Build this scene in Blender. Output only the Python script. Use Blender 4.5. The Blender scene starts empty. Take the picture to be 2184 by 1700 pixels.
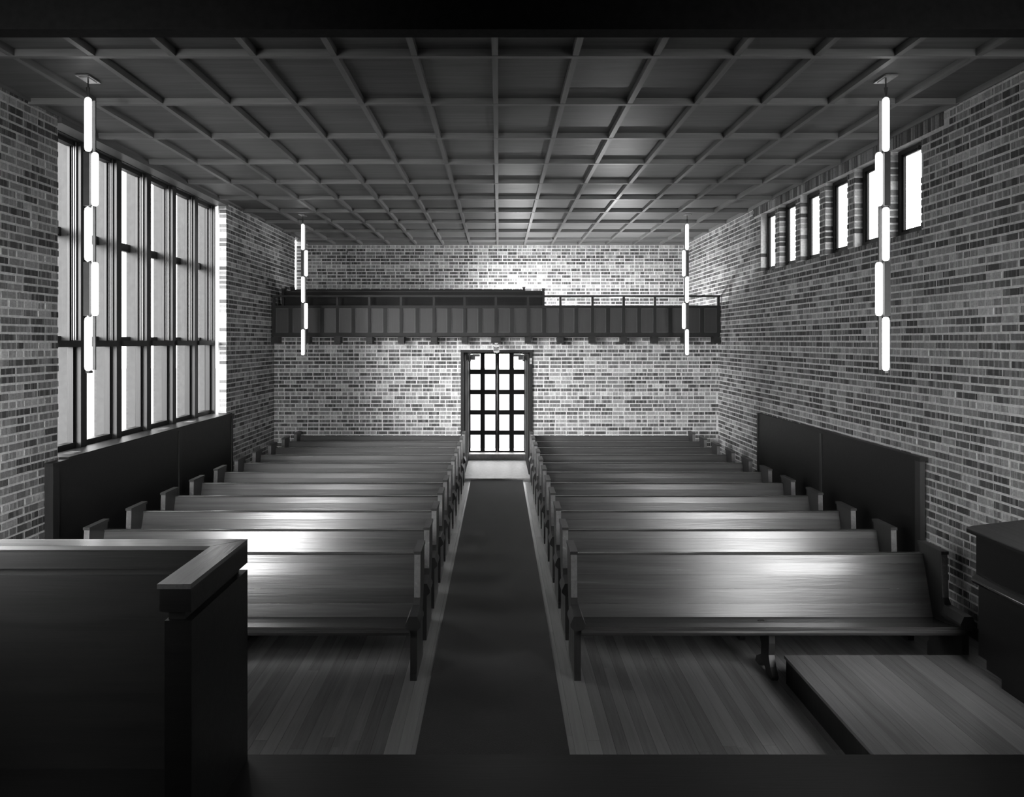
import bpy, math, random
import numpy as np
from mathutils import Vector

random.seed(7)
rng = np.random.default_rng(7)
S = bpy.context.scene
COL = S.collection

# ---------------------------------------------------------------- camera
CAMZ = 2.482
cd = bpy.data.cameras.new('camera'); cam = bpy.data.objects.new('camera', cd); COL.objects.link(cam)
cam.location = (0, 0, CAMZ); cam.rotation_euler = (math.radians(90), 0, 0)
cd.sensor_fit = 'HORIZONTAL'; cd.sensor_width = 36.0
cd.lens = 36.0 * 1680 / 2184
cd.shift_x = 28 / 2184; cd.shift_y = -123 / 2184
cd.clip_start = 0.05; cd.clip_end = 200
S.camera = cam

# ---------------------------------------------------------------- world, light, exposure
w = bpy.data.worlds.new('overcast_sky'); S.world = w; w.use_nodes = True
w.node_tree.nodes['Background'].inputs[0].default_value = (1, 1, 1, 1)
w.node_tree.nodes['Background'].inputs[1].default_value = 7.5
S.view_settings.view_transform = 'Standard'; S.view_settings.look = 'None'
S.view_settings.exposure = 0.0; S.view_settings.gamma = 1.0
S.view_settings.use_curve_mapping = False
S.cycles.use_denoising = True
S.cycles.max_bounces = 8; S.cycles.diffuse_bounces = 4; S.cycles.glossy_bounces = 3
S.cycles.sample_clamp_indirect = 4.0
S.cycles.caustics_reflective = False; S.cycles.caustics_refractive = False

TUBE = 4.5          # radiance of the fluorescent tubes

def lamp(name, kind, loc, power, size=0.1, rot=(0, 0, 0), size_y=None, spot=None, blend=0.5):
    l = bpy.data.lights.new(name, kind); l.energy = power
    if kind == 'AREA':
        l.shape = 'RECTANGLE'; l.size = size; l.size_y = size_y or size
    else:
        l.shadow_soft_size = size
    if kind == 'SPOT':
        l.spot_size = math.radians(spot); l.spot_blend = blend
    o = bpy.data.objects.new(name, l); COL.objects.link(o)
    o.location = loc; o.rotation_euler = rot
    return o

def aim(o, target):
    d = Vector(target) - o.location
    o.rotation_euler = d.to_track_quat('-Z', 'Y').to_euler()

# bulbs burning in the gallery behind the benches, and unseen lights added for the chancel
lamp('gallery_bulb', 'POINT', (0.42, 16.25, 3.28), 120, 0.05)
lamp('gallery_bulb', 'POINT', (2.30, 15.10, 2.93), 190, 0.06)
sun = lamp('sun_through_haze', 'SUN', (-12, -6, 8), 22.0)
sun.data.angle = math.radians(35)
aim(sun, (sun.location.x + 0.66, sun.location.y + 0.72, sun.location.z - 0.20))
for nm, x, e in (('pew_fill_left', -3.1, 46), ('pew_fill_right', 3.45, 27)):  # unseen area lights added to brighten the front pew backs
    c = lamp(nm, 'AREA', (x, 3.8, 1.9), e, 0.9, size_y=0.7)
    aim(c, (x * 0.80, 8.5, 1.1)); c.data.spread = math.radians(110)
for sx, e in ((-1, 42), (1, 36)):
    c = lamp('chancel_light', 'AREA', (sx * 3.7, 1.2, 2.9), e, 1.2, size_y=2.4)
    aim(c, (sx * 2.0, 12.0, 1.3)); c.data.spread = math.radians(75)
lamp('chancel_fill_light', 'AREA', (0.3, -1.5, 4.4), 30, 2.0, size_y=2.0)  # unseen fill added to lift the darkest surfaces

# ---------------------------------------------------------------- helpers
def mat(name, build):
    m = bpy.data.materials.new(name); m.use_nodes = True
    nt = m.node_tree; nt.nodes.clear()
    out = nt.nodes.new('ShaderNodeOutputMaterial')
    sh = build(nt); nt.links.new(sh, out.inputs[0])
    return m

def N(nt, t, **kw):
    n = nt.nodes.new(t)
    for k, v in kw.items():
        if k.startswith('i_'):
            key = k[2:]
            n.inputs[int(key) if key.isdigit() else key.replace('_', ' ')].default_value = v
        else:
            setattr(n, k, v)
    return n

def ramp(nt, fac, stops):
    r = nt.nodes.new('ShaderNodeValToRGB')
    cr = r.color_ramp
    while len(cr.elements) < len(stops): cr.elements.new(0.5)
    for e, (p, v) in zip(cr.elements, stops):
        e.position = p; e.color = (v, v, v, 1)
    nt.links.new(fac, r.inputs[0])
    return r.outputs[0]

def principled(nt, color=None, rough=0.5, spec=0.5, metal=0.0, normal=None, coat=0.0):
    b = nt.nodes.new('ShaderNodeBsdfPrincipled')
    if isinstance(color, (int, float)): b.inputs['Base Color'].default_value = (color, color, color, 1)
    elif color is not None: nt.links.new(color, b.inputs['Base Color'])
    if isinstance(rough, (int, float)): b.inputs['Roughness'].default_value = rough
    else: nt.links.new(rough, b.inputs['Roughness'])
    b.inputs['Specular IOR Level'].default_value = spec
    b.inputs['Metallic'].default_value = metal
    b.inputs['Coat Weight'].default_value = coat
    b.inputs['Coat Roughness'].default_value = 0.2
    if normal is not None: nt.links.new(normal, b.inputs['Normal'])
    return b

def mathn(nt, op, a, b=None):
    n = nt.nodes.new('ShaderNodeMath'); n.operation = op
    for i, v in enumerate((a, b)):
        if v is None: continue
        if isinstance(v, (int, float)): n.inputs[i].default_value = v
        else: nt.links.new(v, n.inputs[i])
    return n.outputs[0]

def wood(name, lo, hi, axis='x', rough=0.35, grain=1.0, spec=0.5, rand=0.25, coat=0.0):
    """procedural timber: grain stretched along one local axis"""
    def build(nt):
        tc = N(nt, 'ShaderNodeTexCoord'); oi = N(nt, 'ShaderNodeObjectInfo')
        at = N(nt, 'ShaderNodeAttribute', attribute_name='rnd')
        mp = N(nt, 'ShaderNodeMapping')
        sc = {'x': (0.35, 9, 9), 'y': (9, 0.35, 9), 'z': (9, 9, 0.35)}[axis]
        mp.inputs['Scale'].default_value = [s * grain for s in sc]
        nt.links.new(tc.outputs['Object'], mp.inputs[0])
        r = mathn(nt, 'ADD', oi.outputs['Random'], at.outputs['Fac'])
        off = N(nt, 'ShaderNodeCombineXYZ')
        k = mathn(nt, 'MULTIPLY', r, 37.0)
        for i in range(3): nt.links.new(k, off.inputs[i])
        nt.links.new(off.outputs[0], mp.inputs['Location'])
        no = N(nt, 'ShaderNodeTexNoise', i_Scale=2.0, i_Detail=6.0, i_Roughness=0.6, i_Distortion=0.9)
        nt.links.new(mp.outputs[0], no.inputs['Vector'])
        wv = N(nt, 'ShaderNodeTexNoise', i_Scale=11.0, i_Detail=3.0)
        nt.links.new(mp.outputs[0], wv.inputs['Vector'])
        f = mathn(nt, 'ADD', mathn(nt, 'MULTIPLY', no.outputs[0], 0.7), mathn(nt, 'MULTIPLY', wv.outputs[0], 0.3))
        fr = mathn(nt, 'FRACT', mathn(nt, 'MULTIPLY', r, 7.31))
        f2 = mathn(nt, 'ADD', f, mathn(nt, 'MULTIPLY', mathn(nt, 'SUBTRACT', fr, 0.5), rand))
        col = ramp(nt, f2, [(0.25, lo), (0.75, hi)])
        bp = N(nt, 'ShaderNodeBump', i_Strength=0.06, i_Distance=0.01)
        nt.links.new(wv.outputs[0], bp.inputs['Height'])
        rg = mathn(nt, 'ADD', mathn(nt, 'MULTIPLY', no.outputs[0], 0.16), rough - 0.08)
        return principled(nt, col, rg, spec, normal=bp.outputs[0], coat=coat).outputs[0]
    return mat(name, build)

def brick_build(nt):
    tc = N(nt, 'ShaderNodeTexCoord'); oi = N(nt, 'ShaderNodeObjectInfo')
    at = N(nt, 'ShaderNodeAttribute', attribute_name='rnd')
    tone = N(nt, 'ShaderNodeAttribute', attribute_name='tone')
    br = N(nt, 'ShaderNodeAttribute', attribute_name='along')      # 0..1 along the brick
    r = mathn(nt, 'FRACT', at.outputs['Fac'])
    # kiln flash: dark body with a few paler bands across the brick
    cx = N(nt, 'ShaderNodeCombineXYZ')
    nt.links.new(mathn(nt, 'MULTIPLY', br.outputs['Fac'], 5.0), cx.inputs[0])
    nt.links.new(mathn(nt, 'MULTIPLY', r, 91.0), cx.inputs[1])
    band = N(nt, 'ShaderNodeTexNoise', i_Scale=1.0, i_Detail=1.0); nt.links.new(cx.outputs[0], band.inputs['Vector'])
    b2 = ramp(nt, band.outputs[0], [(0.50, 0.0), (0.62, 1.0)])
    geo = N(nt, 'ShaderNodeNewGeometry')
    sp = N(nt, 'ShaderNodeTexNoise', i_Scale=55.0, i_Detail=4.0); nt.links.new(geo.outputs['Position'], sp.inputs['Vector'])
    base = mathn(nt, 'ADD', 0.055, mathn(nt, 'MULTIPLY', mathn(nt, 'POWER', r, 2.2), 0.25))
    c = mathn(nt, 'ADD', base, mathn(nt, 'MULTIPLY', b2, 0.115))
    c = mathn(nt, 'ADD', c, mathn(nt, 'MULTIPLY', tone.outputs['Fac'], 0.18))
    c = mathn(nt, 'MULTIPLY', c, mathn(nt, 'ADD', mathn(nt, 'MULTIPLY', sp.outputs[0], 0.9), 0.55))
    bp = N(nt, 'ShaderNodeBump', i_Strength=0.35, i_Distance=0.004); nt.links.new(sp.outputs[0], bp.inputs['Height'])
    rgb = N(nt, 'ShaderNodeCombineColor')
    for i in range(3): nt.links.new(c, rgb.inputs[i])
    return principled(nt, rgb.outputs[0], 0.8, 0.3, normal=bp.outputs[0]).outputs[0]

def mortar_build(nt):
    geo = N(nt, 'ShaderNodeNewGeometry')
    sp = N(nt, 'ShaderNodeTexNoise', i_Scale=30.0, i_Detail=5.0); nt.links.new(geo.outputs['Position'], sp.inputs['Vector'])
    c = ramp(nt, sp.outputs[0], [(0.3, 0.50), (0.7, 0.72)])
    bp = N(nt, 'ShaderNodeBump', i_Strength=0.5, i_Distance=0.005); nt.links.new(sp.outputs[0], bp.inputs['Height'])
    return principled(nt, c, 0.9, 0.2, normal=bp.outputs[0]).outputs[0]

def plain(name, v, rough=0.5, spec=0.5, metal=0.0):
    def build(nt):
        geo = N(nt, 'ShaderNodeNewGeometry')
        sp = N(nt, 'ShaderNodeTexNoise', i_Scale=18.0, i_Detail=3.0); nt.links.new(geo.outputs['Position'], sp.inputs['Vector'])
        return principled(nt, ramp(nt, sp.outputs[0], [(0.3, v * 0.85), (0.7, v * 1.15)]), rough, spec, metal).outputs[0]
    return mat(name, build)

def emis(name, v):
    def build(nt):
        e = N(nt, 'ShaderNodeEmission'); e.inputs[0].default_value = (1, 1, 1, 1); e.inputs[1].default_value = v
        return e.outputs[0]
    return mat(name, build)

def glass_build(tint, gl):
    def build(nt):
        t = N(nt, 'ShaderNodeBsdfTransparent'); t.inputs[0].default_value = (tint, tint, tint, 1)
        g = N(nt, 'ShaderNodeBsdfGlossy'); g.inputs['Roughness'].default_value = 0.05
        m = N(nt, 'ShaderNodeMixShader'); m.inputs[0].default_value = gl
        nt.links.new(t.outputs[0], m.inputs[1]); nt.links.new(g.outputs[0], m.inputs[2])
        return m.outputs[0]
    return build

def carpet_build(nt):
    geo = N(nt, 'ShaderNodeNewGeometry')
    a = N(nt, 'ShaderNodeTexNoise', i_Scale=220.0, i_Detail=2.0); nt.links.new(geo.outputs['Position'], a.inputs['Vector'])
    b = N(nt, 'ShaderNodeTexNoise', i_Scale=3.0, i_Detail=3.0); nt.links.new(geo.outputs['Position'], b.inputs['Vector'])
    f = mathn(nt, 'ADD', mathn(nt, 'MULTIPLY', a.outputs[0], 0.5), mathn(nt, 'MULTIPLY', b.outputs[0], 0.5))
    c = ramp(nt, f, [(0.35, 0.006), (0.65, 0.016)])
    bp = N(nt, 'ShaderNodeBump', i_Strength=0.6, i_Distance=0.004); nt.links.new(a.outputs[0], bp.inputs['Height'])
    p = principled(nt, c, 0.8, 0.3, normal=bp.outputs[0]); p.inputs['Sheen Weight'].default_value = 0.15
    return p.outputs[0]

M = dict(
    brick=mat('brick_clay', brick_build), mortar=mat('mortar', mortar_build),
    seat=wood('pew_oak_along_x', 0.035, 0.075, 'x', 0.24, 0.8, 0.45, 0.25, 0.12),
    end=wood('pew_oak_upright', 0.02, 0.045, 'z', 0.42),
    dark=wood('dark_stained_wood', 0.008, 0.018, 'x', 0.45, 1.0, 0.3),
    darkz=wood('dark_stained_wood_upright', 0.010, 0.02, 'z', 0.45, 1.0, 0.3),
    par=wood('balcony_wood', 0.008, 0.016, 'z', 0.5, 1.0, 0.25),
    field=wood('balcony_panel_wood', 0.010, 0.021, 'z', 0.45), bead=wood('bead_wood', 0.025, 0.045, 'z', 0.4),
    coffer=wood('coffer_veneer', 0.10, 0.22, 'x', 0.55, 0.8, 0.3, 0.30),
    rib=wood('rib_wood', 0.13, 0.24, 'x', 0.5), riby=wood('rib_wood_along_y', 0.13, 0.24, 'y', 0.5),
    floor=wood('floor_maple', 0.15, 0.25, 'y', 0.20, 1.0, 0.6, 0.35),
    floorlight=wood('floor_border', 0.28, 0.38, 'y', 0.2, 1.0, 0.6, 0.2),
    frame=wood('window_frame_wood', 0.010, 0.018, 'z', 0.45, 1.0, 0.25),
    head=wood('head_trim_wood', 0.08, 0.13, 'y', 0.5),
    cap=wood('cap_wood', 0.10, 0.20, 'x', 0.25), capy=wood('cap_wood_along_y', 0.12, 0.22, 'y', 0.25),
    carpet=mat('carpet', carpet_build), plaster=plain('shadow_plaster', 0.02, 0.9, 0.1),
    stone=plain('dark_limestone', 0.035, 0.8), metal=plain('dark_metal', 0.05, 0.4, 0.5, 0.3),  # stone: one dark tone for outer piers and sill
    steel=plain('polished_plate', 0.6, 0.25, 0.5, 0.9), white=plain('white_enamel', 0.38, 0.4),
    black=plain('black_paint', 0.008, 0.7, 0.15), gloss=wood('console_veneer', 0.008, 0.014, 'y', 0.35, 1.0, 0.25),
    lip=plain('polished_lip', 0.03, 0.10, 1.0), concrete=plain('threshold_stone', 0.72, 0.5),
    tube=emis('tube_light', TUBE), glass=mat('window_glass', glass_build(0.97, 0.04)),
)

class MB:
    def __init__(s): s.v = []; s.f = []; s.r = []; s.t = []; s.a = []
    def box(s, x0, x1, y0, y1, z0, z1, rnd=0.0, tone=0.0, along=None):
        b = len(s.v)
        s.v += [(x0, y0, z0), (x1, y0, z0), (x1, y1, z0), (x0, y1, z0), (x0, y0, z1), (x1, y0, z1), (x1, y1, z1), (x0, y1, z1)]
        s.f += [(b, b+3, b+2, b+1), (b+4, b+5, b+6, b+7), (b, b+1, b+5, b+4), (b+1, b+2, b+6, b+5), (b+2, b+3, b+7, b+6), (b+3, b, b+4, b+7)]
        s.r += [rnd] * 8; s.t += [tone] * 8
        s.a += along if along else [0.0] * 8
        return s
    def prism(s, pts, a0, a1, axis='x'):
        """polygon pts (p,q) extruded along axis; x: (y,z) ; y: (x,z) ; z: (x,y)"""
        b = len(s.v); n = len(pts)
        for a in (a0, a1):
            for p, q in pts:
                s.v.append({'x': (a, p, q), 'y': (p, a, q), 'z': (p, q, a)}[axis])
        s.f.append(tuple(b + i for i in range(n))[::-1]); s.f.append(tuple(b + n + i for i in range(n)))
        for i in range(n):
            j = (i + 1) % n
            s.f.append((b + i, b + j, b + n + j, b + n + i))
        s.r += [0.0] * 2 * n; s.t += [0.0] * 2 * n; s.a += [0.0] * 2 * n
        return s
    def cyl(s, p0, p1, r0, r1=None, n=14):
        r1 = r0 if r1 is None else r1
        p0 = Vector(p0); p1 = Vector(p1); d = (p1 - p0).normalized()
        u = d.orthogonal().normalized(); v = d.cross(u); b = len(s.v)
        for p, r in ((p0, r0), (p1, r1)):
            for i in range(n):
                a = 2 * math.pi * i / n
                s.v.append(tuple(p + u * (r * math.cos(a)) + v * (r * math.sin(a))))
        s.f.append(tuple(b + i for i in range(n))[::-1]); s.f.append(tuple(b + n + i for i in range(n)))
        for i in range(n):
            j = (i + 1) % n
            s.f.append((b + i, b + j, b + n + j, b + n + i))
        s.r += [0.0] * 2 * n; s.t += [0.0] * 2 * n; s.a += [0.0] * 2 * n
        return s
    def lathe(s, prof, cx, cy, n=16):
        b = len(s.v); m = len(prof)
        for r, z in prof:
            for i in range(n):
                a = 2 * math.pi * i / n
                s.v.append((cx + r * math.cos(a), cy + r * math.sin(a), z))
        for k in range(m - 1):
            for i in range(n):
                j = (i + 1) % n
                s.f.append((b + k*n + i, b + k*n + j, b + (k+1)*n + j, b + (k+1)*n + i))
        s.r += [0.0] * m * n; s.t += [0.0] * m * n; s.a += [0.0] * m * n
        return s
    def mesh(s, name):
        me = bpy.data.meshes.new(name); me.from_pydata(s.v, [], s.f)
        for nm, d in (('rnd', s.r), ('tone', s.t), ('along', s.a)):
            if any(d):
                at = me.attributes.new(nm, 'FLOAT', 'POINT'); at.data.foreach_set('value', np.array(d, dtype=np.float32))
        me.update()
        return me

def link(name, me, m=None, parent=None, kind=None, label=None, cat=None, group=None, loc=None, smooth=False, bevel=0.0):
    if isinstance(me, MB): me = me.mesh(name)
    if m is not None and not me.materials: me.materials.append(m)
    o = bpy.data.objects.new(name, me); COL.objects.link(o)
    if parent is not None: o.parent = parent
    if loc is not None: o.location = loc
    if kind: o['kind'] = kind
    if label: o['label'] = label
    if cat: o['category'] = cat
    if group: o['group'] = group
    if smooth:
        for p in me.polygons: p.use_smooth = True
        me.set_sharp_from_angle(angle=math.radians(40))
    if bevel:
        b = o.modifiers.new('bevel', 'BEVEL'); b.width = bevel; b.segments = 2; b.limit_method = 'ANGLE'
    return o

def empty(name, loc, label=None, cat=None, group=None, kind=None):
    o = bpy.data.objects.new(name, None); COL.objects.link(o); o.location = loc; o.empty_display_size = 0.1
    if label: o['label'] = label
    if cat: o['category'] = cat
    if group: o['group'] = group
    if kind: o['kind'] = kind
    return o

def copy_tree(o, parent=None):
    c = o.copy(); COL.objects.link(c)
    if parent is not None: c.parent = parent
    for ch in list(o.children): copy_tree(ch, c)
    return c

# ---------------------------------------------------------------- room dimensions
XL, XR = -4.08, 3.983
YN, YL, YB = 4.2, 14.30, 16.85       # chancel line, wall under the gallery, rear wall of the gallery
ZR, ZC = 4.532, 4.582                # underside of ribs, underside of panels
CRS = 0.0707                         # brick course
F = 1680.0

# ---------------------------------------------------------------- brickwork
DEP = 0.10; PROUD = 0.004; J = 0.019
def brick_wall(name, mapf, u0, u1, z0, z1, holes, soldier=None, near=None, parent_mesh=None, proud_dir=None):
    """mapf(u0,u1,d0,d1,z0,z1) -> box; bricks of the wall as boxes, mortar as the wall's own mesh.
    near(u,z): size of a brick there in the picture"""
    wall = link(name, parent_mesh, M['mortar'], kind='structure')
    allb = []
    i0 = int(round(z0 / CRS)); n = int(math.floor((z1 - z0) / CRS + 0.35))
    def clip(a, b, za, zb):
        segs = [(a, b)]
        for (ha, hb, hz0, hz1) in holes:
            zm = (za + zb) / 2
            if zm < hz0 or zm > hz1: continue
            ns = []
            for (p, q) in segs:
                if q <= ha or p >= hb: ns.append((p, q)); continue
                if p < ha: ns.append((p, ha))
                if q > hb: ns.append((hb, q))
            segs = ns
        return [sg for sg in segs if sg[1] - sg[0] > 0.03]
    for k in range(n):
        i = i0 + k
        za = z0 + k * CRS + J / 2; zb = za + CRS - J
        if zb > z1: zb = z1
        header = (i % 6 == 3)
        L = 0.1045 if header else 0.209
        u = u0 - random.random() * 0.02 - (L / 2 if i % 2 else 0) - (0.05 if header else 0)
        while u < u1:
            l = L
            if not header and random.random() < 0.13: l = L / 2
            a, b = max(u, u0), min(u + l - 0.018 * random.uniform(0.7, 1.3), u1)
            if b - a > 0.03:
                for (p, q) in clip(a, b, za, zb):
                    if soldier and soldier[0] <= (p + q) / 2 <= soldier[1] and (za + zb) / 2 > soldier[2]: continue
                    allb.append((p, q, za + random.uniform(-.002, .002), zb + random.uniform(-.002, .001), header))
            u += l
    if soldier:
        u = soldier[0]
        while u < soldier[1]:
            za, zb = soldier[2] + J / 2, min(soldier[2] + 0.21, z1)
            allb.append((u, u + 0.06, za, zb, False)); u += 0.0707
    sz = [near((p + q) / 2, (a + b) / 2, q - p, b - a) for (p, q, a, b, h) in allb]
    order = np.argsort(-np.array(sz))
    single = set(int(k) for k in order[:300] if sz[int(k)] > 0)
    field = MB()
    for k, (p, q, a, b, h) in enumerate(allb):
        pr = PROUD + random.uniform(-.0025, .003)
        r = random.random(); tone = (0.55 + 0.45 * random.random()) if h else (0.0 if random.random() < .9 else 0.5)
        box = mapf(p, q, pr, DEP, a, b)
        fl = box[6]
        al = [0, 0, 1, 1, 0, 0, 1, 1] if fl == 'y' else [0, 1, 1, 0, 0, 1, 1, 0]
        s = (q - p) / 0.2
        al = [v * s + 0.001 for v in al]
        if k in single:
            mb = MB(); mb.box(*box[:6], rnd=r + 1e-3, tone=tone + 1e-4, along=al)
            link('brick', mb, M['brick'], wall)
        else:
            field.box(*box[:6], rnd=r + 1e-3, tone=tone + 1e-4, along=al)
    link('brickwork', field, M['brick'], wall, kind='stuff')
    return wall

def pic(x, y, z):
    if y < 0.5: return None
    return 1064 + F * x / y, 727 - F * (z - CAMZ) / y

def vis(px): return px is not None and 0 <= px[0] <= 2184 and 0 <= px[1] <= 1700

# left wall (faces +x); openings: main window, gallery window
LW = (7.29, 11.78, 1.385, 9); LG = (15.76, 16.30, 3.40, 9)
mb = MB(); T = 0.30
def lbox(y0, y1, z0, z1): mb.box(XL - DEP - .02, XL, y0, y1, z0, z1)
lbox(YN - 6, LW[0] - .006, 0, ZC); lbox(LW[0] - .006, LW[1] + .006, 0, LW[2]); lbox(LW[1] + .006, LG[0] - .006, 0, ZC)
lbox(LG[0] - .006, LG[1] + .006, 0, LG[2]); lbox(LG[1] + .006, YB + .2, 0, ZC)
def mapL(u0, u1, pr, dep, a, b): return (XL - dep + .001, XL + pr, u0, u1, a, b, 'y')
def nearL(u, z, l, h):
    p = pic(XL, u, z)
    if not vis(p) or (u > YL and z < 2.5): return 0
    if LW[0] - 0.3 < u < LW[1] + .1 and z < 1.4: return 0
    if z < 0.8: return 0
    return l * abs(XL) * F / u ** 2 * h * F / u
wl = brick_wall('wall_left', mapL, 5.0, YB, 0, ZC - .005, [LW, LG], None, nearL, mb.mesh('wall_left'))

# right wall (faces -x) with six clerestory openings
RW = []
for k in range(6):
    far = 8.026 + 0.7868 * k
    RW.append((far - 0.60, far, 3.512, 4.402))
mb = MB()
def rbox(y0, y1, z0, z1): mb.box(XR, XR + DEP + .02, y0, y1, z0, z1)
rbox(YN - 6, RW[0][0] - .006, 0, ZC)
for k in range(6):
    a, b, c, d = RW[k]
    rbox(a - .006, b + .006, 0, c - .006); rbox(a - .006, b + .006, d + .006, ZC)
    rbox(b + .006, (RW[k + 1][0] if k < 5 else YB + .2) - .006, 0, ZC)
def mapR(u0, u1, pr, dep, a, b): return (XR - pr, XR + dep - .001, u0, u1, a, b, 'y')
def nearR(u, z, l, h):
    p = pic(XR, u, z)
    if not vis(p) or (u > YL and z < 2.5) or z < 0.6: return 0
    if 7.3 < u < 12 and z < 1.4: return 0
    return l * XR * F / u ** 2 * h * F / u
wr = brick_wall('wall_right', mapR, 5.0, YB, 0, ZC - .005, RW, (7.05, 12.3, 4.402), nearR, mb.mesh('wall_right'))

# wall under the gallery, with the door opening
DX0, DX1, DZ = -0.69, 0.61, 2.32
mb = MB()
mb.box(XL, DX0 - .004, YL, YL + DEP + .02, 0, 2.56); mb.box(DX1 + .004, XR, YL, YL + DEP + .02, 0, 2.56); mb.box(DX0 - .004, DX1 + .004, YL, YL + DEP + .02, DZ, 2.56)
def mapB(u0, u1, pr, dep, a, b): return (u0, u1, YL - pr, YL + dep - .001, a, b, 'x')
def nearB(u, z, l, h): return 0 if (z < 0.95 or z > 2.45) else (1.0 + l / (1 + abs(u) * .05 + abs(z - 1.9)))
wb = brick_wall('wall_back', mapB, XL, XR, 0, 2.56, [(DX0, DX1, 0, DZ)], None, nearB, mb.mesh('wall_back'))

# rear wall of the gallery
mb = MB()
mb.box(XL - .12, -0.70, YB, YB + .12, 0, ZC); mb.box(0.62, XR + .12, YB, YB + .12, 0, ZC); mb.box(-0.70, 0.62, YB, YB + .12, 2.24, ZC)
def mapG(u0, u1, pr, dep, a, b): return (u0, u1, YB - pr, YB + dep - .001, a, b, 'x')
def nearG(u, z, l, h): return 0 if z < 3.4 else (1.0 + l / (1 + abs(u) * .05 + abs(z - 4)))
wg = brick_wall('wall_gallery', mapG, XL, XR, 2.55, ZC - .005, [], None, nearG, mb.mesh('wall_gallery'))

link('ground', MB().box(-60, 60, -40, 80, -.6, -.3), plain('dull_grass', 0.16, 0.95, 0.1), kind='structure')
# chancel shell behind and above the camera (dark plaster)
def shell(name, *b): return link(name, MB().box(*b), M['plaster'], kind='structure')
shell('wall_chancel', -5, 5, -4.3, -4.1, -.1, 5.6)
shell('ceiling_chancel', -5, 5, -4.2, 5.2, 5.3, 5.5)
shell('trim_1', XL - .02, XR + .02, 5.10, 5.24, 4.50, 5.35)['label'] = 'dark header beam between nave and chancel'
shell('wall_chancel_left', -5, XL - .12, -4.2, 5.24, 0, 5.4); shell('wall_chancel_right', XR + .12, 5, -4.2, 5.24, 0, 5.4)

# ---------------------------------------------------------------- ceiling: slab, coffer panels and ribs
ceil = link('ceiling', MB().box(XL - .2, XR + .2, 5.2, YB + .2, ZC + .012, ZC + .08), M['coffer'], kind='structure')
ribx = [-0.028 + 0.58 * i for i in range(-6, 7)]
beamy = [5.69 + 1.147 * i for i in range(0, 10)]
RH = 0.0225
for x in ribx:
    link('rib', MB().box(x - RH, x + RH, 5.24, YB, ZR, ZC + .012), M['riby'], ceil)
xs = [XL - .0] + ribx + [XR]
for y in beamy:
    link('beam', MB().box(XL, XR, y - RH, y + RH, ZR - .003, ZC + .011), M['rib'], ceil)
ys = [5.24] + beamy + [YB]
pm = {}
for i in range(len(xs) - 1):
    for j in range(len(ys) - 1):
        a = xs[i] + (RH if i else 0); b = xs[i + 1] - (RH if i < len(xs) - 2 else 0)
        c = ys[j] + (RH if j else 0); d = ys[j + 1] - (RH if j < len(ys) - 2 else 0)
        key = (round(b - a, 3), round(d - c, 3))
        if key not in pm:
            me = MB().box(-(b-a)/2 + .001, (b-a)/2 - .001, -(d-c)/2 + .001, (d-c)/2 - .001, 0, .011).mesh('panel'); pm[key] = me
        link('panel', pm[key], M['coffer'], ceil, loc=((a + b) / 2, (c + d) / 2, ZC + random.uniform(0, .002)))
# edge boards where the ceiling meets the walls
link('trim_2', MB().box(XL - .16, XL + .035, LW[0], LW[1], ZR - .035, ZR + .02), M['head'], kind='structure')
link('trim_3', MB().box(XL + .012, XL + .03, 5.24, YB, ZR + .02, ZC + .012), M['riby'], kind='structure')
link('trim_4', MB().box(XR - .03, XR - .012, 5.24, YB, ZR + .0, ZC + .012), M['riby'], kind='structure')
link('trim_5', MB().box(XL + .03, XR - .03, YB - .03, YB - .012, ZR, ZC + .012), M['rib'], kind='structure')

# ---------------------------------------------------------------- floor: boards, carpet, platforms
fl = link('floor', MB().box(XL - .2, XR + .2, YN - 8.4, 17.6, -.12, -.012), M['floor'], kind='structure')
PW = 0.0826
mbf = MB(); mbl = MB(); x = XL; singles = 0
while x < XR:
    xe = min(x + PW - .0012, XR)
    y = 4.35 + random.random() * 0.6; first = True
    segs = []
    ya = 4.30
    while ya < YB:
        L = random.uniform(1.2, 2.6)
        yb = min(y if first else ya + L, YB + .1)
        first = False
        segs.append((ya, yb)); ya = yb
    for k, (a, b) in enumerate(segs):
        dz = random.uniform(-.0008, .0004)
        mid = x + PW / 2
        if b - a > .4 and k <= 3 and a < 7.0 and singles < 300 and -2.6 < mid < 2.9 and not (-.66 < mid < .60):
            o = link('plank', MB().box(x, xe, a, b - .001, -.012, dz, rnd=random.random()), M['floor'], fl); singles += 1
        else:
            (mbl if -.66 < mid < -.42 or .36 < mid < .60 else mbf).box(x, xe, a, b - .001, -.012, dz, rnd=random.random())
    x += PW
link('boards', mbf, M['floor'], fl, kind='stuff'); link('border_boards', mbl, M['floorlight'], fl, kind='stuff')

o = link('carpet_runner', MB().box(-.499, .424, 4.34, 14.02, 0.0, .010), M['carpet'], label='dark grey carpet runner down the centre aisle to the glass door', cat='carpet')

# raised platforms
main = link('floor_platform', MB().box(XL, XR, -4.1, 4.33, 0, .175), M['dark'], kind='structure')
link('nosing', MB().box(XL, XR, 4.25, 4.345, .165, .2), M['dark'], main)
link('deck', MB().box(XL, XR, -4.1, 4.25, .175, .2), M['dark'], main)
side = link('floor_side_platform', MB().box(2.08, XR, 4.345, 5.705, 0, .178), M['darkz'], kind='structure')
x = 2.07
while x < XR - .01:
    xe = min(x + .092, XR)
    link('plank', MB().box(x, xe - .0012, 4.346, 5.72, .178, .2 + random.uniform(-.0006, .0004), rnd=random.random()), M['floor'], side)
    x += .092

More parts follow.
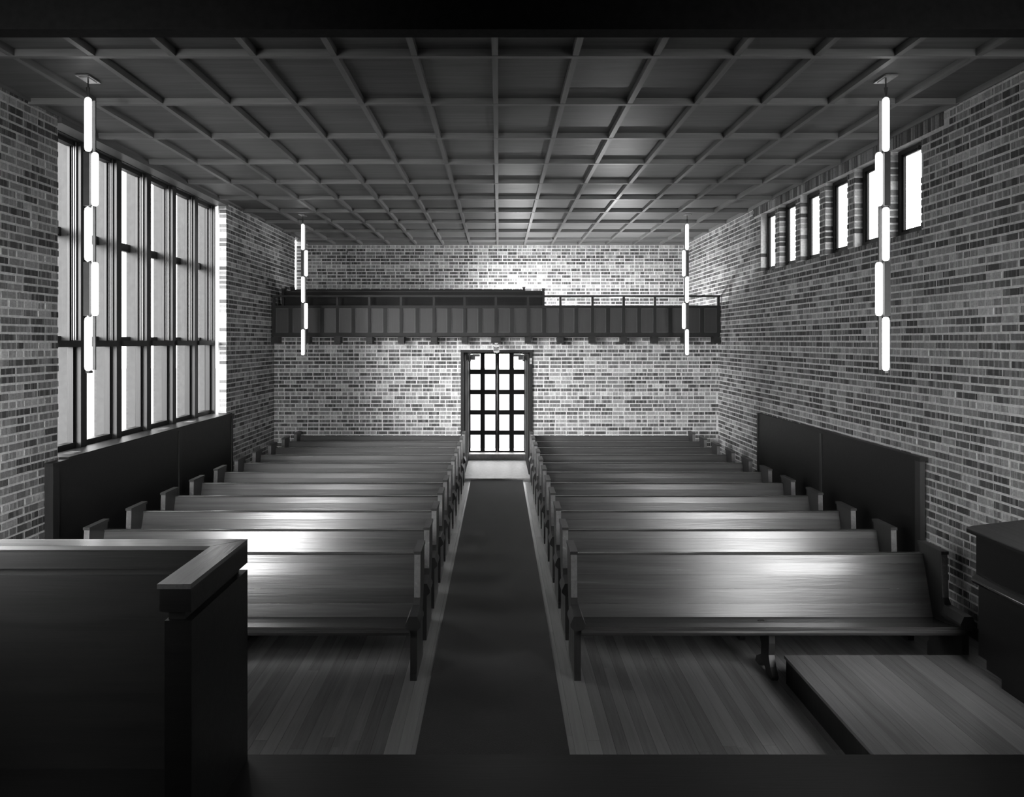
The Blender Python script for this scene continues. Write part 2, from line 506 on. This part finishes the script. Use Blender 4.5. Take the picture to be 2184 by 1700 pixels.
# ---------------------------------------------------------------- pews
ROW = 0.776
def end_panel_mb(sign):
    """side profile in local (y,z); y=0 is the front edge of the foot; sign=+1/-1: which way the arm bulges"""
    pts = [(0.015, 0), (0.50, 0), (0.50, 0.10), (0.47, 0.14), (0.47, 0.36), (0.60, 0.60), (0.62, 0.845), (0.31, 0.845),
           (0.29, 0.52), (0.25, 0.47), (0.05, 0.47), (0.0, 0.43), (0.0, 0.40), (0.03, 0.37), (0.03, 0.06), (0.015, 0.05)]
    return MB().prism(pts, -0.0245, 0.0245)
def seat_mb(x0, x1):
    pts = [(0.0, .372), (0.0, .388), (.012, .392), (.08, .372), (.25, .340), (.36, .328), (.44, .325), (.44, .300), (.05, .335)]
    return MB().prism(pts, x0, x1)
def rail_mb(x0, x1): # moulded front edge of the seat
    return MB().prism([(-.012, .345), (-.018, .36), (-.014, .374), (0.0, .379), (0.0, .338), (-.006, .338)], x0, x1)
def leg_mb():
    pts = [(.05, .335), (.30, .335), (.27, .25), (.22, .18), (.23, .10), (.33, .05), (.36, 0), (.26, 0), (.20, .045), (.14, .045), (.10, 0), (-.01, 0), (-.03, .03), (.02, .085), (.055, .16), (.045, .25)]
    return MB().prism(pts, -.0225, .0225)

def make_pew(xa, xb, right):
    """xa..xb outer faces; origin at the aisle-side foot front"""
    o = empty('pew', (0, 0, 0)); T = .049
    L = xb - xa
    mid = (xa + xb) / 2
    ia, ib = xa + T, xb - T
    e1 = link('end_panel', end_panel_mb(1), M['end'], o, loc=(xa + T/2, 0, 0)); 
    e2 = link('end_panel', end_panel_mb(-1), M['end'], o, loc=(xb - T/2, 0, 0))
    for e in (e1, e2):
        link('cap', MB().box(-.029, .029, .295, .64, .845, .868), M['end'], e)
        link('arm_rest', MB().prism([(-.055, .40), (-.055, .42), (-.03, .475), (.03, .475), (.055, .42), (.055, .40), (.0245, .37), (-.0245, .37)], -.005, .25, 'y'), M['end'], e)
    link('seat', seat_mb(ia, ib), M['seat'], o)
    link('seat_rail', rail_mb(ia, ib), M['seat'], o)
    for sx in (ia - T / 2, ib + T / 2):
        link('lit_front_edge', MB().prism([(.288, .52), (.308, .845), (.304, .845), (.284, .52)], sx - .0235, sx + .0235), M['capy'], o)  # paler strip added so the edge looks lit from the front
    # backrest built of five edge-glued boards
    n = 5
    prof = [(.416, .322), (.450, .42), (.484, .525), (.515, .625), (.544, .710), (.564, .778)]
    for k in range(n):
        (y0, z0), (y1, z1) = prof[k], prof[k + 1]
        d = Vector((0, z1 - z0, -(y1 - y0))).normalized() * .022
        e = .0006
        pts = [(y0, z0 + e), (y1, z1 - e), (y1 + d.y, z1 - e + d.z), (y0 + d.y, z0 + e + d.z)]
        me = MB().prism(pts, ia, ib)
        me.r = [k * .173 + .05] * len(me.v)
        link('back_board', me, M['seat'], o)
    link('top_rail', MB().prism([(.556, .772), (.556, .780), (.562, .785), (.596, .785), (.600, .776), (.596, .768)], ia, ib), M['seat'], o)
    link('leg', leg_mb(), M['end'], o, loc=(mid + (.02 if right else 0), .03, 0))
    return o

order = ['front row', 'second row', 'third row', 'fourth row', 'fifth row', 'sixth row', 'seventh row', 'eighth row', 'ninth row', 'tenth row', 'last row under the gallery']
for right in (True, False):
    xa, xb = (.551, 3.44) if right else (-3.59, -.60)
    base = make_pew(xa, xb, right)
    sidew = 'right of the aisle' if right else 'left of the aisle'
    for k in range(11):
        p = base if k == 0 else copy_tree(base)
        p.location = (0, 5.735 + ROW * k, 0.0)
        rw = order[k] + (' from the platform' if 0 < k < 10 else '')
        p['label'] = 'dark oak pew %s, %s' % (sidew, rw)
        p['category'] = 'pew'; p['group'] = 'pews ' + sidew

# ---------------------------------------------------------------- left window wall
wnd = link('window_1', MB().box(XL - .30, XL - .13, LW[0] - .02, LW[1] + .02, 1.33, 1.40), M['frame'], kind='structure')
XF, XG = -4.235, -4.345            # front of posts, plane of glass
pz = [LW[0] + (LW[1] - LW[0]) / 6 * k for k in range(7)]
ZT = 4.50
for k in range(7):
    y0, y1 = pz[k] - .058, pz[k] + .058
    if k == 0: y0, y1 = LW[0] + .002, LW[0] + .05
    if k == 6: y0, y1 = LW[1] - .05, LW[1] - .002
    post = link('mullion', MB().box(XG - .03, XF, y0, y1, 1.40, ZT), M['frame'], wnd)
    if k > 0:
        link('stile', MB().box(XG - .012, XG + .05, y0 - .035, y0, 1.455, 2.42), M['frame'], post)
        link('stile', MB().box(XG - .012, XG + .012, y0 - .03, y0, 2.485, ZT), M['frame'], post)
    if k > 0:                       # three thin reeds on the upper near flank, paler wood imitating lit grooves
        for i, xx in enumerate((XG + .018, XG + .040, XG + .062)):
            link('reed', MB().box(xx, xx + .009, y0 - .012 - .003 * i, y0, 2.49, ZT), M['head'], post)
link('head', MB().box(XG - .08, XF + .02, LW[0] - .02, LW[1] + .02, ZT - .01, 4.62), M['frame'], wnd)
for k in range(6):
    a = pz[k] + .058; b = pz[k + 1] - .058
    link('rail', MB().box(XG - .02, XF + .02, a, b, 2.42, 2.485), M['frame'], wnd)
    link('rail', MB().box(XG - .02, XF - .05, a, b, 1.40, 1.455), M['frame'], wnd)
    link('rail', MB().box(XG - .02, XF - .05, a, b, ZT - .05, ZT), M['frame'], wnd)
    link('pane', MB().box(XG - .004, XG, a, b, 1.45, 2.425), M['glass'], wnd)
    link('pane', MB().box(XG - .004, XG, a, b, 2.48, ZT - .045), M['glass'], wnd)
    link('storm_bar', MB().box(-4.50, -4.44, a - .02, b + .02, 3.545, 3.635), M['frame'], wnd)
    link('storm_bar', MB().box(-4.50, -4.44, a - .02, b + .02, 2.485, 2.53), M['frame'], wnd)
for k in range(1, 7):
    link('pier', MB().box(-4.485, XG - .032, pz[k] - .055, pz[k] + .055, 1.30, 4.8), M['stone'], wnd)
link('outer_sill', MB().box(-4.55, XG - .03, LW[0] - .1, LW[1] + .1, 1.28, 1.33), M['stone'], wnd)
# window sill and dark wood panelling under the window
pan = empty('radiator_cover', (-4.0, 9.45, 0), 'black wooden panelling below the tall left windows', 'panelling')
def child(name, mb_, m, par, **kw):
    o = link(name, mb_, m, par, **kw); o.matrix_parent_inverse = par.matrix_basis.inverted(); return o
child('end_stile', MB().box(-4.072, -3.995, 7.06, 7.16, .1, 1.36), M['darkz'], pan)
child('panel', MB().box(-4.072, -4.012, 7.16, 9.86, .1, 1.36), M['dark'], pan)
child('stile', MB().box(-4.072, -4.0, 9.86, 9.95, .1, 1.36), M['darkz'], pan)
child('panel', MB().box(-4.072, -4.012, 9.95, 11.82, .1, 1.36), M['dark'], pan)
child('stile', MB().box(-4.072, -4.0, 11.80, 11.86, .1, 1.36), M['darkz'], pan)
child('plinth', MB().box(-4.072, -4.004, 7.08, 11.86, 0, .1), M['dark'], pan)
link('trim_8', MB().box(-4.24, -3.985, 7.30, 11.77, 1.387, 1.405), M['frame'], kind='structure')['label'] = 'polished wooden window board under the tall left windows'
child('top_ledge', MB().box(-4.07, -3.985, 7.04, 11.88, 1.36, 1.386), M['dark'], pan)

pr = empty('wall_panelling', (3.95, 9.6, 0), 'black wooden wall panelling low on the brick wall below the clerestory', 'panelling')
child('end_stile', MB().box(3.925, 3.972, 7.34, 7.43, .1, 1.36), M['end'], pr)
child('panel', MB().box(3.937, 3.972, 7.43, 9.6, .1, 1.36), M['dark'], pr)
child('stile', MB().box(3.93, 3.972, 9.60, 9.66, .1, 1.37), M['end'], pr)
child('panel', MB().box(3.937, 3.972, 9.66, 11.93, .1, 1.385), M['dark'], pr)
child('stile', MB().box(3.93, 3.972, 11.93, 12.0, .1, 1.385), M['darkz'], pr)
child('plinth', MB().box(3.932, 3.972, 7.34, 12.0, 0, .1), M['dark'], pr)
child('top_ledge', MB().box(3.90, 3.972, 7.30, 10.3, 1.36, 1.40), M['dark'], pr)
link('baseboard_right', MB().box(XR - .03, XR - .01, 5.24, 7.33, 0, .09), M['dark'], kind='structure')
link('baseboard_left', MB().box(XL + .01, XL + .03, 5.24, 7.04, 0, .09), M['dark'], kind='structure')

# gallery window at the rear of the left wall
gw = link('window_8', MB().box(XL - .2, XL - .13, LG[0] - .02, LG[1] + .02, 3.32, 3.41), M['frame'], kind='structure')
link('pane', MB().box(XL - .19, XL - .185, LG[0], LG[1], 3.41, 4.5), M['glass'], gw)

link('pier', MB().box(XL - .95, XL - .21, 15.50, 15.72, 3.0, 4.8), M['stone'], gw)  # unseen block added to keep the sun off the gallery wall
# clerestory windows
for k, (a, b, c, d) in enumerate(RW):
    x0, x1 = XR + .085, XR + .13
    fr = MB(); fw = .045
    fr.box(x0, x1, a, b, c, c + fw + .02).box(x0, x1, a, b, d - fw, d).box(x0, x1, a, a + fw, c + fw + .02, d - fw).box(x0, x1, b - fw - .02, b, c + fw + .02, d - fw)
    wdw = link('window_%d' % (k + 2), fr, M['frame'], kind='structure')
    link('sash', MB().box(x0 + .01, x1 - .01, b - fw - .045, b - fw - .02, c + .06, d - .04).box(x0 + .01, x1 - .01, a + fw, b - fw, c + .065, c + .085)
         .box(x0 + .01, x1 - .01, a + fw, b - fw, d - .065, d - .045), M['par'], wdw)
    link('pane', MB().box(x0 + .02, x0 + .024, a + fw, b - fw, c + fw, d - fw), M['glass'], wdw)
    link('latch', MB().cyl((x0 - .01, (a + b) / 2 - .1, d - .04), (x0 - .01, (a + b) / 2 - .1, d - .075), .008, n=8).box(x0 - .015, x0, (a + b)/2 - .115, (a + b)/2 - .085, d - .045, d - .03), M['metal'], wdw)

# ---------------------------------------------------------------- gallery (balcony)
bal = empty('gallery_balcony', (0, 14.15, 2.5), 'long dark wooden gallery balcony with panelled parapet across the rear wall', 'balcony')
YG = 14.12
child('deck', MB().box(XL + .02, XR - .02, YG + .05, YB - .02, 2.548, 2.570), M['dark'], bal)
child('bottom_rail', MB().box(XL + .02, XR - .02, YG - .03, YG + .03, 2.565, 2.63), M['par'], bal)
child('upper_board', MB().box(XL + .02, XR - .02, YG - .035, YG + .035, 3.065, 3.115), M['par'], bal)
child('handrail', MB().box(XL + .02, XR - .02, YG - .03, YG + .03, 3.265, 3.30), M['dark'], bal)
jx = [655, 720, 788, 855.5, 925.5, 991, 1057.5, 1126, 1195, 1263.5, 1330, 1396.5, 1462]
jx = [(v - 1064) * YG / F for v in jx]
edges = [XL + .05] + jx + [XR - .05]
for i, x in enumerate(edges):
    wdt = .026 if 0 < i < len(edges) - 1 else .03
    child('post', MB().box(x - wdt, x + wdt, YG - .032, YG + .03, 2.63, 3.065), M['par'], bal)
    child('baluster', MB().box(x - .021, x + .021, YG - .025, YG + .02, 3.115, 3.265), M['dark'], bal)
    jw = .055 if 0 < i < len(edges) - 1 else .07
    if i == 7: jw = .085
    cx = x if 0 < i < len(edges) - 1 else (x + .02 if i == 0 else x - .02)
    child('joist_end', MB().box(cx - jw, cx + jw, YG - .025, YL - .012, 2.435, 2.548), M['dark'], bal)
for i in range(len(edges) - 1):
    a, b = edges[i] + .026, edges[i + 1] - .026
    m = (a + b) / 2
    child('stile', MB().box(m - .036, m + .036, YG - .018, YG + .02, 2.63, 3.065), M['par'], bal)
    for (p, q) in ((a, m - .036), (m + .036, b)):
        child('panel', MB().box(p + .012, q - .012, YG + .0, YG + .015, 2.642, 3.053, rnd=random.random()), M['field'], bal)
        child('bead', MB().box(p, p + .012, YG - .01, YG + .015, 2.63, 3.065).box(q - .012, q, YG - .01, YG + .015, 2.63, 3.065).box(p + .012, q - .012, YG - .01, YG + .015, 2.63, 2.642).box(p + .012, q - .012, YG - .01, YG + .015, 3.053, 3.065), M['bead'], bal)

def bench(x0, x1, y, zt, label):
    b = empty('gallery_bench', ((x0 + x1) / 2, y, 2.57), label, 'bench')
    child('backrest', MB().prism([(y, 2.95), (y + .03, 2.95), (y + .10, zt), (y + .07, zt)], x0, x1), M['dark'], b)
    child('top_rail', MB().box(x0, x1, y + .06, y + .11, zt - .002, zt + .02), M['dark'], b)
    child('seat', MB().box(x0, x1, y - .02, y + .02, 2.90, 2.99).box(x0, x1, y, y + .40, 2.96, 2.99), M['dark'], b)
    for x in (x0, x1 - .045):
        child('end_panel', MB().prism([(y - .03, 2.574), (y + .42, 2.574), (y + .42, 3.0), (y + .13, zt + .04), (y - .02, zt + .04)], x, x + .045), M['dark'], b)
        child('cap', MB().box(x - .008, x + .053, y - .03, y + .14, zt + .04, zt + .06), M['dark'], b)
bench(-3.98, .84, 14.45, 3.385, 'front dark wooden bench in the gallery, right behind the handrail')
bench(-3.98, .50, 15.05, 3.45, 'rear dark wooden bench in the gallery, nearer the bright wall')

# ---------------------------------------------------------------- doorway, vestibule and glazed double door
cas = MB()
cas.box(DX0, DX0 + .05, YL - .03, YL + .12, 0, DZ - .05).box(DX1 - .05, DX1, YL - .03, YL + .12, 0, DZ - .05).box(DX0, DX1, YL - .03, YL + .12, DZ - .05, DZ)
link('trim_6', cas, M['par'], kind='structure')
lin = MB()
lin.box(DX0 + .03, DX0 + .06, YL + .12, YB - .16, 0, DZ - .02).box(DX1 - .06, DX1 - .03, YL + .12, YB - .16, 0, DZ - .02)
lining = link('wall_vestibule', lin, M['black'], kind='structure')
for xx, s in ((DX0 + .06, 1), (DX1 - .06, -1)):
    for (a, b) in ((YL + .25, YL + 1.2), (YL + 1.35, YB - .3)):
        link('panel', MB().box(min(xx, xx + s * .008), max(xx, xx + s * .008), a, b, .25, 2.1), M['black'], lining)
link('ceiling_vestibule', MB().box(DX0, DX1, YL + .12, YB, DZ - .02, DZ + .02), M['dark'], kind='structure')
thr = link('trim_7', MB().box(DX0 + .0, DX1 - .0, 14.00, YL + .13, .0, .035), M['concrete'], kind='structure')
thr['label'] = 'pale worn threshold board at the doorway'
st = link('floor_vestibule', MB().box(DX0 + .06, DX1 - .06, YL + .14, 16.35, .0, .012), M['concrete'], kind='structure')
st2 = link('floor_door_step', MB().box(DX0 + .06, DX1 - .06, 16.35, YB + .4, .0, .127), M['concrete'], kind='structure')
YD = 16.66
dr = link('door_1', MB().box(DX0 + .03, -.628, YD - .04, YD + .06, .127, 2.26).box(.548, DX1 - .03, YD - .04, YD + .06, .127, 2.26).box(-.628, .548, YD - .04, YD + .06, 2.235, 2.30), M['frame'], kind='structure')
def dpx(v): return (v / 5 + 940 - 1064) * YD / F
def dpz(v): return CAMZ - (v / 5 + 720 - 727) * YD / F
cols = [(318, 424), (470, 582), (624, 732), (780, 888)]
rows = [(175, 342), (390, 557), (605, 773), (820, 990), (1035, 1207)]
for li, (x0p, x1p, cc) in enumerate(((303, 598, cols[:2]), (601, 896, cols[2:]))):
    x0, x1 = dpx(x0p), dpx(x1p)
    leaf = empty('leaf', (0, 0, 0)); leaf.parent = dr
    # stiles
    for a, b in ((x0p, cc[0][0]), (cc[0][1], cc[1][0]), (cc[1][1], x1p)):
        link('stile', MB().box(dpx(a), dpx(b), YD - .022, YD + .022, .130, dpz(160)), M['frame'], leaf)
    zs = [160] + [v for r in rows for v in r] + [1225]
    for i in range(0, len(zs), 2):
        for (a, b) in cc:
            link('rail', MB().box(dpx(a), dpx(b), YD - .020, YD + .020, max(.130, dpz(zs[i + 1])), dpz(zs[i])), M['frame'], leaf)
    for (c, d) in rows:
        for (a, b) in cc:
            link('pane', MB().box(dpx(a), dpx(b), YD - .003, YD + .003, dpz(d), dpz(c)), M['glass'], leaf)
link('astragal', MB().box(dpx(598), dpx(603), YD - .034, YD - .022, .14, 2.22), M['steel'], dr)

# two door closers at the top corners of the doorway
for s, x, side_ in ((1, DX0 + .05, 'left'), (-1, DX1 - .05, 'right')):
    f = empty('door_closer', (x, YL + .3, 2.2), 'dark metal door closer at the top %s corner of the doorway' % side_, 'door closer')
    yy = YL + .32; a = x + s * .02
    child('bracket', MB().box(min(x + s * .012, x + s * .12), max(x + s * .012, x + s * .12), yy - .05, yy + .1, 2.23, 2.27), M['metal'], f)
    child('housing', MB().box(min(x + s * .03, x + s * .20), max(x + s * .03, x + s * .20), yy - .03, yy + .06, 2.13, 2.225), M['metal'], f)
    child('cylinder', MB().cyl((x + s * .10, yy - .05, 2.20), (x + s * .10, yy - .05, 2.10), .024), M['metal'], f)
    child('arm', MB().box(min(x + s * .15, x + s * .29), max(x + s * .15, x + s * .29), yy - .04, yy + .0, 2.19, 2.235), M['metal'], f)
sw = empty('light_switch', (DX1 - .025, YL - .035, 2.11), 'small pale light switch plate on the right door jamb', 'switch')
child('plate', MB().box(DX1 - .05, DX1 - .012, YL - .038, YL - .030, 2.06, 2.17), M['white'], sw)
child('toggle', MB().box(DX1 - .036, DX1 - .026, YL - .050, YL - .038, 2.105, 2.125), M['black'], sw)

# exit sign
ex = empty('exit_sign', (-.045, 13.98, 2.33), 'small white hanging EXIT lantern sign above the glass door', 'sign')
cx, cy = (1058.7 - 1064) * 13.98 / F, 13.98
child('lantern', MB().prism([(cx - .052, 2.29), (cx - .042, 2.272), (cx + .042, 2.272), (cx + .052, 2.29), (cx + .052, 2.37), (cx + .038, 2.395), (cx + .018, 2.41), (cx - .018, 2.41), (cx - .038, 2.395), (cx - .052, 2.37)], cy - .035, cy + .035, 'y'), M['white'], ex)
child('stem', MB().cyl((cx, cy, 2.405), (cx, cy, 2.434), .012).cyl((cx, cy, 2.425), (cx, cy, 2.434), .03).box(cx - .03, cx + .03, cy - .03, YG - .02, 2.434, 2.446), M['white'], ex)
tx = bpy.data.curves.new('lettering', 'FONT'); tx.body = 'EXIT'; tx.size = .088; tx.align_x = 'CENTER'; tx.align_y = 'CENTER'; tx.extrude = .001; tx.offset = .0022
tx.materials.append(M['black'])
to = bpy.data.objects.new('lettering', tx); COL.objects.link(to); to.parent = ex; to.matrix_parent_inverse = ex.matrix_basis.inverted()
to.location = (cx, cy - .037, 2.332)
bpy.context.view_layer.update()
tme = bpy.data.meshes.new_from_object(to.evaluated_get(bpy.context.evaluated_depsgraph_get()))
lt = bpy.data.objects.new('lettering', tme); COL.objects.link(lt); lt.parent = ex; lt.matrix_parent_inverse = ex.matrix_basis.inverted(); lt.location = to.location; lt.rotation_euler = (math.radians(90), 0, 0); lt.scale = (.49, 1, 1)
bpy.data.objects.remove(to); lt.name = 'lettering'

# ---------------------------------------------------------------- hanging tube lights
def tube_lamp(x, y, s, label, near):
    o = empty('tube_light', (x, y, ZC - .001), label, 'hanging lamp', 'hanging fluorescent tube lights')
    def pt(name, mb_, m): return child(name, mb_, m, o, smooth=False)
    pt('ceiling_plate', MB().box(x - .052, x + .052, y - .10, y + .10, ZC - .014, ZC - .002).box(x - .035, x + .035, y - .07, y + .07, ZC - .02, ZC - .014), M['steel'])
    ztop = CAMZ + 1.947
    pt('cord', MB().cyl((x, y, ZC - .014), (x, y, ztop + .07), .006, n=8), M['metal'])
    pt('hook', MB().cyl((x, y, ztop + .075), (x, y, ztop + .02), .016, .010, n=8).cyl((x, y, ztop + .03), (x, y, ztop + .004), .008, n=8), M['metal'])
    P = .438
    pt('spine', MB().box(x - s * .030 - .010, x - s * .030 + .012, y + .03, y + .045, ztop - 5 * P + .01, ztop - .02), M['metal'])
    for i in range(5):
        z1 = ztop - i * P; z0 = z1 - P
        off = 0 if i % 2 == 0 else -s * .055
        R = .027
        prof = [(0.0, z0 + .004), (R * .55, z0 + .006), (R * .9, z0 + .016), (R, z0 + .035), (R, z1 - .035), (R * .9, z1 - .016), (R * .55, z1 - .006), (0.0, z1 - .004)]
        t = child('tube', MB().lathe(prof, x + off, y, 16), M['tube'], o, smooth=True)
        if i % 2:
            child('housing', MB().box(x - .024, x + .024, y - .028, y + .020, z0 + .004, z1 - .004), M['metal'], o)
        child('socket', MB().cyl((x, y + .028, z0 - .004), (x, y + .028, z0 + .014), .012, n=8), M['metal'], o)
    pt('end_cap', MB().box(x - .014, x + .014, y - .012, y + .045, ztop - 5 * P - .014, ztop - 5 * P + .003), M['metal'])
    return o
tube_lamp(3.09, 6.29, 1, 'staggered vertical tube light near the clerestory windows, closer to the platform', True)
tube_lamp(-3.28, 6.29, -1, 'staggered vertical tube light in front of the tall left windows', True)
tube_lamp(3.13, 13.1, 1, 'staggered vertical tube light before the right end of the gallery', False)
tube_lamp(-3.26, 13.1, -1, 'staggered vertical tube light before the left end of the gallery', False)

# bare bulb on a cord at the rear gallery wall
bx = (743 - 1064) * 16.78 / F; bz = CAMZ + (727 - 541) * 16.78 / F
bb = empty('wall_bulb', (bx, 16.8, bz), 'small white bulb holder with a thin cord on the gallery wall', 'lamp')
child('bulb', MB().lathe([(0, bz - .03), (.02, bz - .025), (.03, bz - .005), (.024, bz + .015), (.012, bz + .03), (0, bz + .032)], bx, 16.78, 12), M['white'], bb, smooth=True)
child('cord', MB().cyl((bx + .02, 16.835, bz), (bx + .02, 16.835, bz - .62), .004, n=6), M['metal'], bb)
child('bracket', MB().cyl((bx - .04, 16.83, bz + .05), (bx, 16.79, bz + .02), .008, n=8), M['metal'], bb)

# ---------------------------------------------------------------- pulpit screen, near left
pu = empty('pulpit_screen', (-2.2, 4.0, .2), 'large black wooden pulpit screen with a mitred polished cap rail', 'pulpit')
X1 = -1.372; Y1 = 4.30; Y0 = 3.506; Zt = 1.399
child('far_panel', MB().box(-3.3, X1, Y1 - .10, Y1, .2, 1.233), M['dark'], pu)
child('side_panel', MB().box(X1 - .12, X1, Y0 + .01, Y1 - .10, .2, 1.233), M['dark'], pu)
child('recess', MB().box(-3.3, X1 - .036, Y1 - .09, Y1 - .036, 1.233, 1.272).box(X1 - .11, X1 - .036, Y0 + .03, Y1 - .09, 1.233, 1.272), M['dark'], pu)
child('upper_band', MB().box(-3.3, X1, Y1 - .12, Y1, 1.272, Zt - .022).box(X1 - .14, X1, Y0 + .005, Y1 - .12, 1.272, Zt - .022), M['dark'], pu)
e = .0006
child('cap_rail', MB().prism([(-3.3, Y1), (X1, Y1), (X1 - .147 , Y1 - .142), (-3.3, Y1 - .142)][::-1], Zt - .022, Zt, 'z'), M['cap'], pu)
child('cap_rail', MB().prism([(X1, Y1 - .002), (X1, Y0), (X1 - .034, Y0), (X1 - .034, Y1 - .036)][::-1], Zt - .022, Zt, 'z'), M['capy'], pu)
child('cap_rail', MB().prism([(X1 - .035, Y1 - .038), (X1 - .035, Y0), (X1 - .150, Y0), (X1 - .150, Y1 - .146)][::-1], Zt - .022, Zt - .0005, 'z'), M['capy'], pu)
child('side_panel', MB().box(-3.3, -3.2, 2.6, Y1 - .12, .2, 1.233), M['dark'], pu)

# ---------------------------------------------------------------- organ console, near right
oc = empty('organ_console', (3.6, 5.0, .2), 'black wooden organ console with a glossy curved key ledge beside the right wall', 'organ')
XC = 3.30
child('case', MB().box(XC + .02, 3.94, 4.2, 5.48, .80, 1.14), M['gloss'], oc)
child('lower_case', MB().box(XC + .0, 3.92, 4.1, 5.42, .38, .80), M['gloss'], oc)
child('base', MB().box(XC, 3.9, 5.33, 5.42, .32, .38).box(XC, 3.9, 5.17, 5.33, .26, .38).box(XC, 3.9, 4.1, 5.17, .2005, .38), M['gloss'], oc)
lid = [(3.275, 5.52), (3.275, 4.1), (3.95, 4.1), (3.95, 5.83), (3.36, 5.60), (3.30, 5.56)]
child('lid', MB().prism(lid, 1.14, 1.168, 'z'), M['gloss'], oc, bevel=.006)
prof = [(XC + .02, .800), (XC - .015, .806), (XC - .028, .825), (XC - .020, .850), (XC + .005, .866), (XC + .02, .868)]
child('key_ledge', MB().prism(prof, 4.1, 5.46, 'y'), M['lip'], oc, smooth=True)
